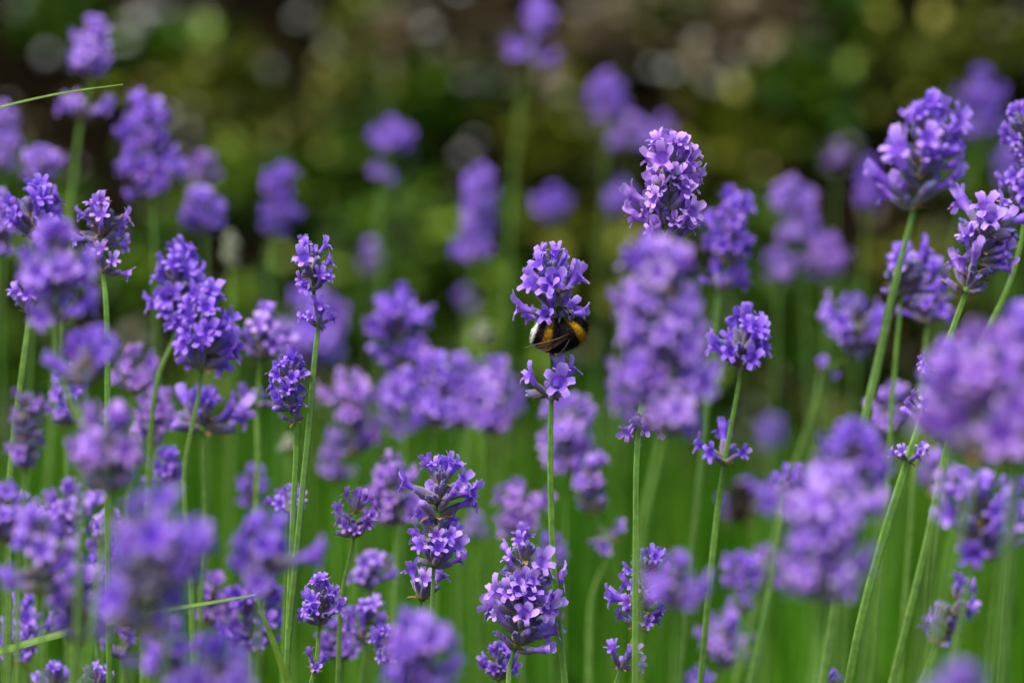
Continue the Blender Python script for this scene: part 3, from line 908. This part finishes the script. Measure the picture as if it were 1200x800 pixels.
 ('small round far blossom above the bee spike', (648, 213), (648, 262), 52, 28, [(646, 400)], [], .9, .0),
 ('faint round blossom left of the crisp tall spike and lower', (730, 206), (728, 254), 42, 27, [(726, 380)], [], .9, .0),
 ('blurred leaning blossom right of the half hidden spike', (928, 208), (938, 286), 58, 22, [(944, 400)], [], .85, .03),
 ('blurred blossom low beside the leaning one at upper right', (966, 272), (968, 330), 62, 22, [(962, 460)], [], .85, .03),
 ('tiny blurred blossom under the leaning one at upper right', (914, 290), (912, 330), 30, 22, [(908, 440)], [], .85, .0),
 ('blurred narrow blossom left of the large leaning spike', (1020, 180), (1016, 246), 42, 24, [(1006, 380)], [], .85, .0),
 ('blurred blossom on a broad green stem behind the large leaning spike', (1150, 78), (1148, 166), 60, 26, [(1128, 250), (1100, 380)], [], .85, .0, 1.2),
 ('faint dusky blossom at the right edge behind the cut off spike', (1182, 164), (1182, 220), 48, 26, [(1178, 340)], [], .6, .2),
 ('faint pale blossom above the leaning one at upper right', (984, 164), (980, 200), 32, 27, [(976, 330)], [], .4, .0),
 ('faint violet blossom in the dark behind the leaning hazy spike', (436, 280), (434, 322), 46, 28, [(432, 460)], [], .7, .1),
 ('dim pale blossom in the dark left of the bee spike', (546, 332), (546, 368), 36, 28, [(544, 480)], [], .5, .0),
 ('round blurred blossom under the lone gappy spike', (905, 482), (904, 526), 44, 25, [(900, 640)], [], .9, .0),
 ('blurred blossom carrying a dark insect at lower right', (880, 556), (882, 606), 64, 19, [(880, 720)], [], .8, .05),
 ('blurred violet blossom over greenish buds at lower right', (869, 642), (868, 692), 46, 13, [(862, 790), (860, 830)], [(868, 716, 44, 6)], .75, .05, 1.0),
 ('blurred loose whorl of round blossoms near the bottom right', (850, 712), (846, 786), 72, 14, [(838, 830)], [], .65, .05),
 ('blurred mauve flowers on the bottom edge under the loose whorl', (820, 780), (818, 826), 56, 12, [(816, 880)], [], .7, .05),
 ('small mauve smudge left of the broad bottom spike', (556, 598), (556, 630), 26, 17, [(556, 720)], [], .9, .0),
 ('grey green bud head behind the merged three at left', (270, 262), (270, 312), 36, 20, [(272, 420), (270, 540)], [], -1, 0, 1.4),
 ('whitish bud head in the dark left of the bee', (567, 366), (567, 402), 26, 18, [(567, 500)], [], -1, 0, 1.2),
 ('pale young bud head under the small crisp leaning spike', (338, 500), (338, 530), 28, 14, [(340, 640)], [], -1, 0),
 ('dusky bud head on a faint stem left of the broad bottom spike', (458, 640), (457, 676), 20, 12, [(456, 780)], [], .0, .6),
 ('purple blur low behind the large lower right spike', (1100, 520), (1096, 580), 60, 16, [(1090, 700)], [], .8, .1),
]
for row in LAV:
    lavender(*row)

# ------------------------------------------------------------------ grass blades in front
def blade_thing(pts, c, wd, label, cs=None):
    P = [at(x, y, depth_of(c) + (cs[i] if cs else 0)) for i, (x, y) in enumerate(pts)]
    return P
def flat_blade(name, P, widths, label, fold=0.35, tip_tone=1.0, up=None):
    C = catmull(P, 8)
    n = len(C)
    root_at = C[0].copy()
    vs_, fs_, ts = [], [], []
    for i, p in enumerate(C):
        a = (C[min(i + 1, n - 1)] - C[max(i - 1, 0)]).normalized()
        u = (up or Vector((0, -0.5, 0.86)))
        s = a.cross(u).normalized()
        nn = s.cross(a).normalized()
        f = i / (n - 1)
        k = f * (len(widths) - 1)
        k0 = min(int(k), len(widths) - 2)
        wd = widths[k0] + (widths[k0 + 1] - widths[k0]) * (k - k0)
        t = 0.00025
        for e, h, tn in ((-1, fold, 1.0), (-.5, fold * .4, .45), (0, 0, .8), (.5, fold * .4, .45), (1, fold, .9)):
            vs_.append(p - root_at + s * (e * wd) + nn * (h * wd)); ts.append(tn)
        for e, h, tn in ((1, fold, .9), (0, -.12, .2), (-1, fold, 1.0)):
            vs_.append(p - root_at + s * (e * wd) + nn * (h * wd) - nn * t); ts.append(tn)
    m = 8
    for i in range(n - 1):
        for k in range(m):
            k2 = (k + 1) % m
            fs_.append((i * m + k, i * m + k2, (i + 1) * m + k2, (i + 1) * m + k))
    mb = MB(); mb.add(vs_, fs_, ts)
    o = bpy.data.objects.new(name, mb.mesh(name, [M_BLADE]))
    o.location = root_at
    link(o)
    return tag(o, label, 'grass blade', 'long grass blades among the lavender')

dG = depth_of(-2)
g0 = at(-420, 1010, dG)
flat_blade('grass_blade', [Vector((g0.x - 0.05, g0.y, 0)), Vector((g0.x - 0.02, g0.y, g0.z * 0.6)), g0, at(-190, 847, dG), at(0, 765, dG), at(150, 725, dG), at(299, 697, dG)],
           [.002, .002, .002, .0019, .0018, .0014, .0004], 'broad green grass blade slanting across the lower left flowers')
dU = depth_of(-3)
gg = at(374, 880, dU)
flat_blade('grass_blade', [Vector((gg.x + 0.03, gg.y, 0)), Vector((gg.x + 0.02, gg.y, gg.z * 0.6)), gg, at(341, 806, dU), at(320, 750, dU), at(301, 701, dU)],
           [.0014, .0014, .0013, .0012, .0010, .0004], 'narrow upright grass blade meeting the tip of the slanting one', up=Vector((-0.6, -1, 0.4)))
dT = depth_of(1)
tp = at(-330, 330, dT)
flat_blade('grass_blade', [Vector((tp.x - 0.05, tp.y + .02, 0)), Vector((tp.x - 0.03, tp.y + .01, tp.z * 0.6)), tp, at(-170, 190, dT), at(0, 126, dT), at(75, 109, dT), at(144, 99, dT)],
           [.001, .001, .001, .0008, .0006, .0005, .0002], 'fine yellowish grass tip poking in at the upper left edge')

# ------------------------------------------------------------------ bees
def mat_bee(name, stops, rough=0.8, sheen=0.0):
    m, t, p, o = new_mat(name)
    c = ramp(t, attr(t), stops)
    finish(t, p, o, c, rough, 0, spec=0.15, sheen=sheen)
    return m
BK, YE, OR, WH = (0.006, 0.005, 0.005), (0.60, 0.32, 0.010), (0.36, 0.18, 0.006), (0.70, 0.70, 0.62)
BANDS = [(0, WH), (0.10, WH), (0.14, BK), (0.24, BK), (0.275, OR), (0.335, OR), (0.38, BK), (0.675, BK), (0.71, YE), (0.785, YE), (0.815, BK), (1, BK)]
M_BEE = mat_bee('banded bee coat', BANDS)
M_DARKBEE = mat_bee('dark bee coat', [(0, BK), (0.6, BK), (1, (0.02, 0.014, 0.008))])
M_CHITIN = mat_simple('black chitin', [(0, (0.012, 0.012, 0.014)), (1, (0.02, 0.02, 0.024))], 0.3, spec=0.5)
def mat_wing():
    m, t, p, o = new_mat('smoky wing membrane')
    c = ramp(t, attr(t), [(0, (0.20, 0.13, 0.06)), (0.7, (0.15, 0.09, 0.045)), (1, (0.08, 0.05, 0.03))])
    t.links.new(c, p.inputs['Base Color'])
    p.inputs['Roughness'].default_value = 0.25
    p.inputs['Alpha'].default_value = 0.10
    return m
M_WING = mat_wing()

def bumblebee(label, loc, spine_pts, radii, right, legs, wings, mat, hairs, group='bumblebees on the lavender', scale=1.0):
    """spine from tail to face and radii in millimetres, local frame: X right, Y away, Z up"""
    root = empty('bumblebee', loc)
    tag(root, label, 'bumblebee', group)
    root.scale = (scale,) * 3
    U = 0.001
    C = catmull([Vector(p) for p in spine_pts], 8)
    n = len(C)
    rr = []
    for i in range(n):
        k = i / 8
        k0 = min(int(k), len(radii) - 2)
        f = k - k0; f = f * f * (3 - 2 * f)
        rr.append(radii[k0] + (radii[k0 + 1] - radii[k0]) * f)
    mb = MB()
    tube_rings([p * U for p in C], [max(a, 0.02) * U for a in rr], 28, mb, tones=lambda i, k: i / (n - 1))
    body = link(bpy.data.objects.new('body', mb.mesh('bee_body', [mat])), root)
    # coat of short hairs
    r = random.Random(3)
    hb = MB()
    for h in range(hairs):
        i = r.randrange(1, n - 2)
        if r.random() > rr[i] / max(rr): continue
        f = r.random()
        p = C[i].lerp(C[i + 1], f)
        rad = rr[i] + (rr[i + 1] - rr[i]) * f
        ax = (C[i + 1] - C[i]).normalized()
        a1 = ax.orthogonal().normalized(); a2 = ax.cross(a1)
        an = r.uniform(0, 6.2832)
        nr = a1 * math.cos(an) + a2 * math.sin(an)
        q = p + nr * (rad - 0.08)
        t = (i + f) / (n - 1)
        L = r.uniform(0.9, 2.1) * (1.15 if t > .6 and t < .9 else 0.85)
        dv = (nr + ax * r.uniform(-.75, .15) + Vector((r.gauss(0, .25), r.gauss(0, .25), r.gauss(0, .25)))).normalized()
        sd_ = dv.cross(ax).normalized() * 0.075
        tt = min(1, max(0, t + r.gauss(0, 0.020))) if r.random() > 0.16 else 0.5
        hb.add([(q - sd_) * U, (q + sd_) * U, (q + dv * L) * U], [(0, 1, 2)], [tt] * 3)
    fo = link(bpy.data.objects.new('fur', hb.mesh('bee_fur', [mat], smooth=False)), root)
    fo['kind'] = 'stuff'
    for L in legs:
        m = MB()
        Q = [Vector(p) for p in L]
        R_ = [0.45, 0.42, 0.62, 0.30, 0.16][:len(Q)]
        CC = catmull(Q, 4)
        rad = []
        for i in range(len(CC)):
            k = i / 4; k0 = min(int(k), len(R_) - 2); rad.append((R_[k0] + (R_[k0 + 1] - R_[k0]) * (k - k0)) * U)
        tube_rings([p * U for p in CC], rad, 8, m)
        link(bpy.data.objects.new('leg', m.mesh('bee_leg', [M_CHITIN])), root)
    for outline, nrm in wings:
        m = MB()
        Q = [Vector(p) for p in outline]
        N = Vector(nrm).normalized() * 0.03
        k = len(Q)
        ctr = sum(Q, Vector()) / k + N * 6
        vs_ = [(q + N) * U for q in Q] + [(q - N) * U for q in Q] + [(ctr + N) * U, (ctr - N) * U]
        fs_ = []
        for i in range(k):
            j = (i + 1) % k
            fs_ += [(i, j, 2 * k), (j + k, i + k, 2 * k + 1), (i, i + k, j + k, j)]
        m.add(vs_, fs_, [0.0 if i < k // 2 else .5 for i in range(k)] * 2 + [.4, .4])
        wo = link(bpy.data.objects.new('wing', m.mesh('bee_wing', [M_WING])), root)
        vm = MB()
        edge = Q[:k // 2 + 1]
        tube_rings([q * U for q in edge], [0.09 * U] * len(edge), 5, vm)
        mid = [Q[0], (Q[0] + ctr * 2) / 3, ctr, (ctr + Q[k // 2 + 1]) / 2]
        tube_rings([q * U for q in mid], [0.05 * U] * 4, 4, vm)
        mid = [ctr, (ctr + Q[k // 2]) / 2, Q[k // 2]]
        tube_rings([q * U for q in mid], [0.05 * U] * 3, 4, vm)
        link(bpy.data.objects.new('wing_vein', vm.mesh('bee_wing_vein', [M_WINGVEIN])), wo)
    hd = C[-1]; ax = (C[-1] - C[-6]).normalized()
    up_ = (C[-4] - C[-12]).normalized()
    for s in (-1, 1):
        m = bmesh.new()
        bmesh.ops.create_uvsphere(m, u_segments=12, v_segments=8, radius=1.0 * U)
        e = MB()
        e.add([v.co * 1.0 for v in m.verts], [tuple(v.index for v in f.verts) for f in m.faces], [.5] * len(m.verts)); m.free()
        eo = link(bpy.data.objects.new('eye', e.mesh('bee_eye', [M_CHITIN])), root)
        eo.location = (C[-5] + Vector(right) * (s * 2.0)) * U
        eo.scale = (0.7, 0.9, 1.35)
        an_ = MB()
        a0 = C[-3] + Vector(right) * s * 0.7
        a1 = a0 + ax * 1.5 + Vector(right) * s * 1.0
        a2 = a1 + ax * 1.0 + Vector(right) * s * 1.2 + Vector((0, 0, -1.6))
        tube_rings([a0 * U, a1 * U, ((a1 + a2) / 2 + ax * .2) * U, a2 * U], [.16 * U, .14 * U, .16 * U, .14 * U], 6, an_)
        link(bpy.data.objects.new('antenna', an_.mesh('bee_antenna', [M_CHITIN])), root)
    return root

M_WINGVEIN = mat_simple('wing vein', [(0, (0.16, 0.11, 0.06)), (1, (0.2, 0.14, 0.08))], 0.4, spec=0.5)
PX = 0.28      # millimetres per photograph pixel in the plane of the bee
def b(px, py, y=0.0):
    return ((px - 653) * PX, y, (392 - py) * PX)
bee_at = at(653, 390, FOCUS - 0.0052)
bumblebee('black and yellow bumblebee with a white tail under the sharp central blossom head', bee_at,
          [b(621, 388), b(627, 390), b(636, 393), b(647, 396), b(658, 396), b(667, 393), b(675, 388, .6), b(681, 381, 1.4), b(684, 375, 2.2)],
          [0.15, 4.2, 5.5, 5.9, 5.5, 5.2, 4.5, 3.0, 0.9], (0.55, -0.8, 0.25),
          [[b(644, 388, .5), b(637, 384, -2.6), b(632, 378, -3.2), b(626, 371, -2.5), b(630, 366, .5)],
           [b(655, 388, -1), b(655, 379, -3), b(656, 374, -2.0), b(654, 368, .5), b(651, 364, 2.5)],
           [b(668, 386, -.5), b(670, 378, -3), b(667, 373, -2.2), b(663, 368, .5), b(659, 364, 2.5)],
           [b(646, 388, 2), b(641, 379, 4), b(639, 373, 5), b(641, 366, 6), b(644, 362, 6)],
           [b(658, 388, 2), b(659, 378, 5), b(656, 372, 6), b(652, 366, 6), b(650, 362, 6)],
           [b(671, 384, 2), b(674, 375, 4), b(670, 369, 5), b(665, 364, 6), b(660, 362, 6)]],
          [([b(667, 391, -5.4), b(655, 396, -6.6), b(641, 400, -7.0), b(626, 404, -6.2), b(613, 409, -4.6), b(616, 411, -4.4), b(628, 412, -5.2), b(641, 412, -5.6), b(654, 405, -6.2), b(664, 397, -5.8)], (0, -1, -.3)),
           ([b(668, 398, -5.0), b(664, 405, -5.4), b(660, 411, -4.9), b(655, 416, -3.8), b(650, 421, -2.2), b(656, 421, -2.0), b(664, 416, -2.2), b(671, 409, -3.0), b(672, 402, -4.0)], (.3, -1, -.5))],
          M_BEE, 13000, scale=0.95)
d2 = depth_of(19)
s2 = 1.0
bumblebee('small dark insect blurred on the lower right blossom', at(866, 590, d2 - 0.024),
          [(-1.0, 1, -6.5), (-.8, .6, -5.4), (-.4, .2, -3.2), (0, 0, -.5), (.2, .2, 2.0), (.4, .6, 4.0), (.5, 1.4, 6.0), (.5, 2.4, 7.2)],
          [.2, 2.8, 4.2, 4.6, 4.2, 4.2, 2.8, .6], (1, 0, 0),
          [[(-2, 1, -1), (-5, 1.5, -2), (-6, 2.5, -4), (-6, 5, -5), (-6, 7, -5)], [(2, 1, -1), (5, 1.5, -2), (6, 2.5, -4), (6, 5, -5), (6, 7, -5)],
           [(-2, 1, 1), (-5, 1.5, 1), (-6, 3, 1), (-6, 5, 0), (-6, 7, 0)], [(2, 1, 1), (5, 1.5, 1), (6, 3, 1), (6, 5, 0), (6, 7, 0)],
           [(-2, 1, 3), (-4, 1.5, 4), (-5, 3, 5), (-5, 5, 5), (-5, 7, 5)], [(2, 1, 3), (4, 1.5, 4), (5, 3, 5), (5, 5, 5), (5, 7, 5)]],
          [([(-1.5, -4.2, 2), (-4, -4.6, -1), (-5, -4.4, -5), (-5, -4, -9), (-3.4, -3.8, -9.5), (-2, -4, -6), (-1, -4.4, -1)], (0, -1, 0)),
           ([(1.5, -4.2, 2), (4, -4.6, -1), (5, -4.4, -5), (5, -4, -9), (3.4, -3.8, -9.5), (2, -4, -6), (1, -4.4, -1)], (0, -1, 0))],
          M_DARKBEE, 1500, scale=1.3)
print('detail pieces', N_DETAIL, 'objects', len(bpy.data.objects))
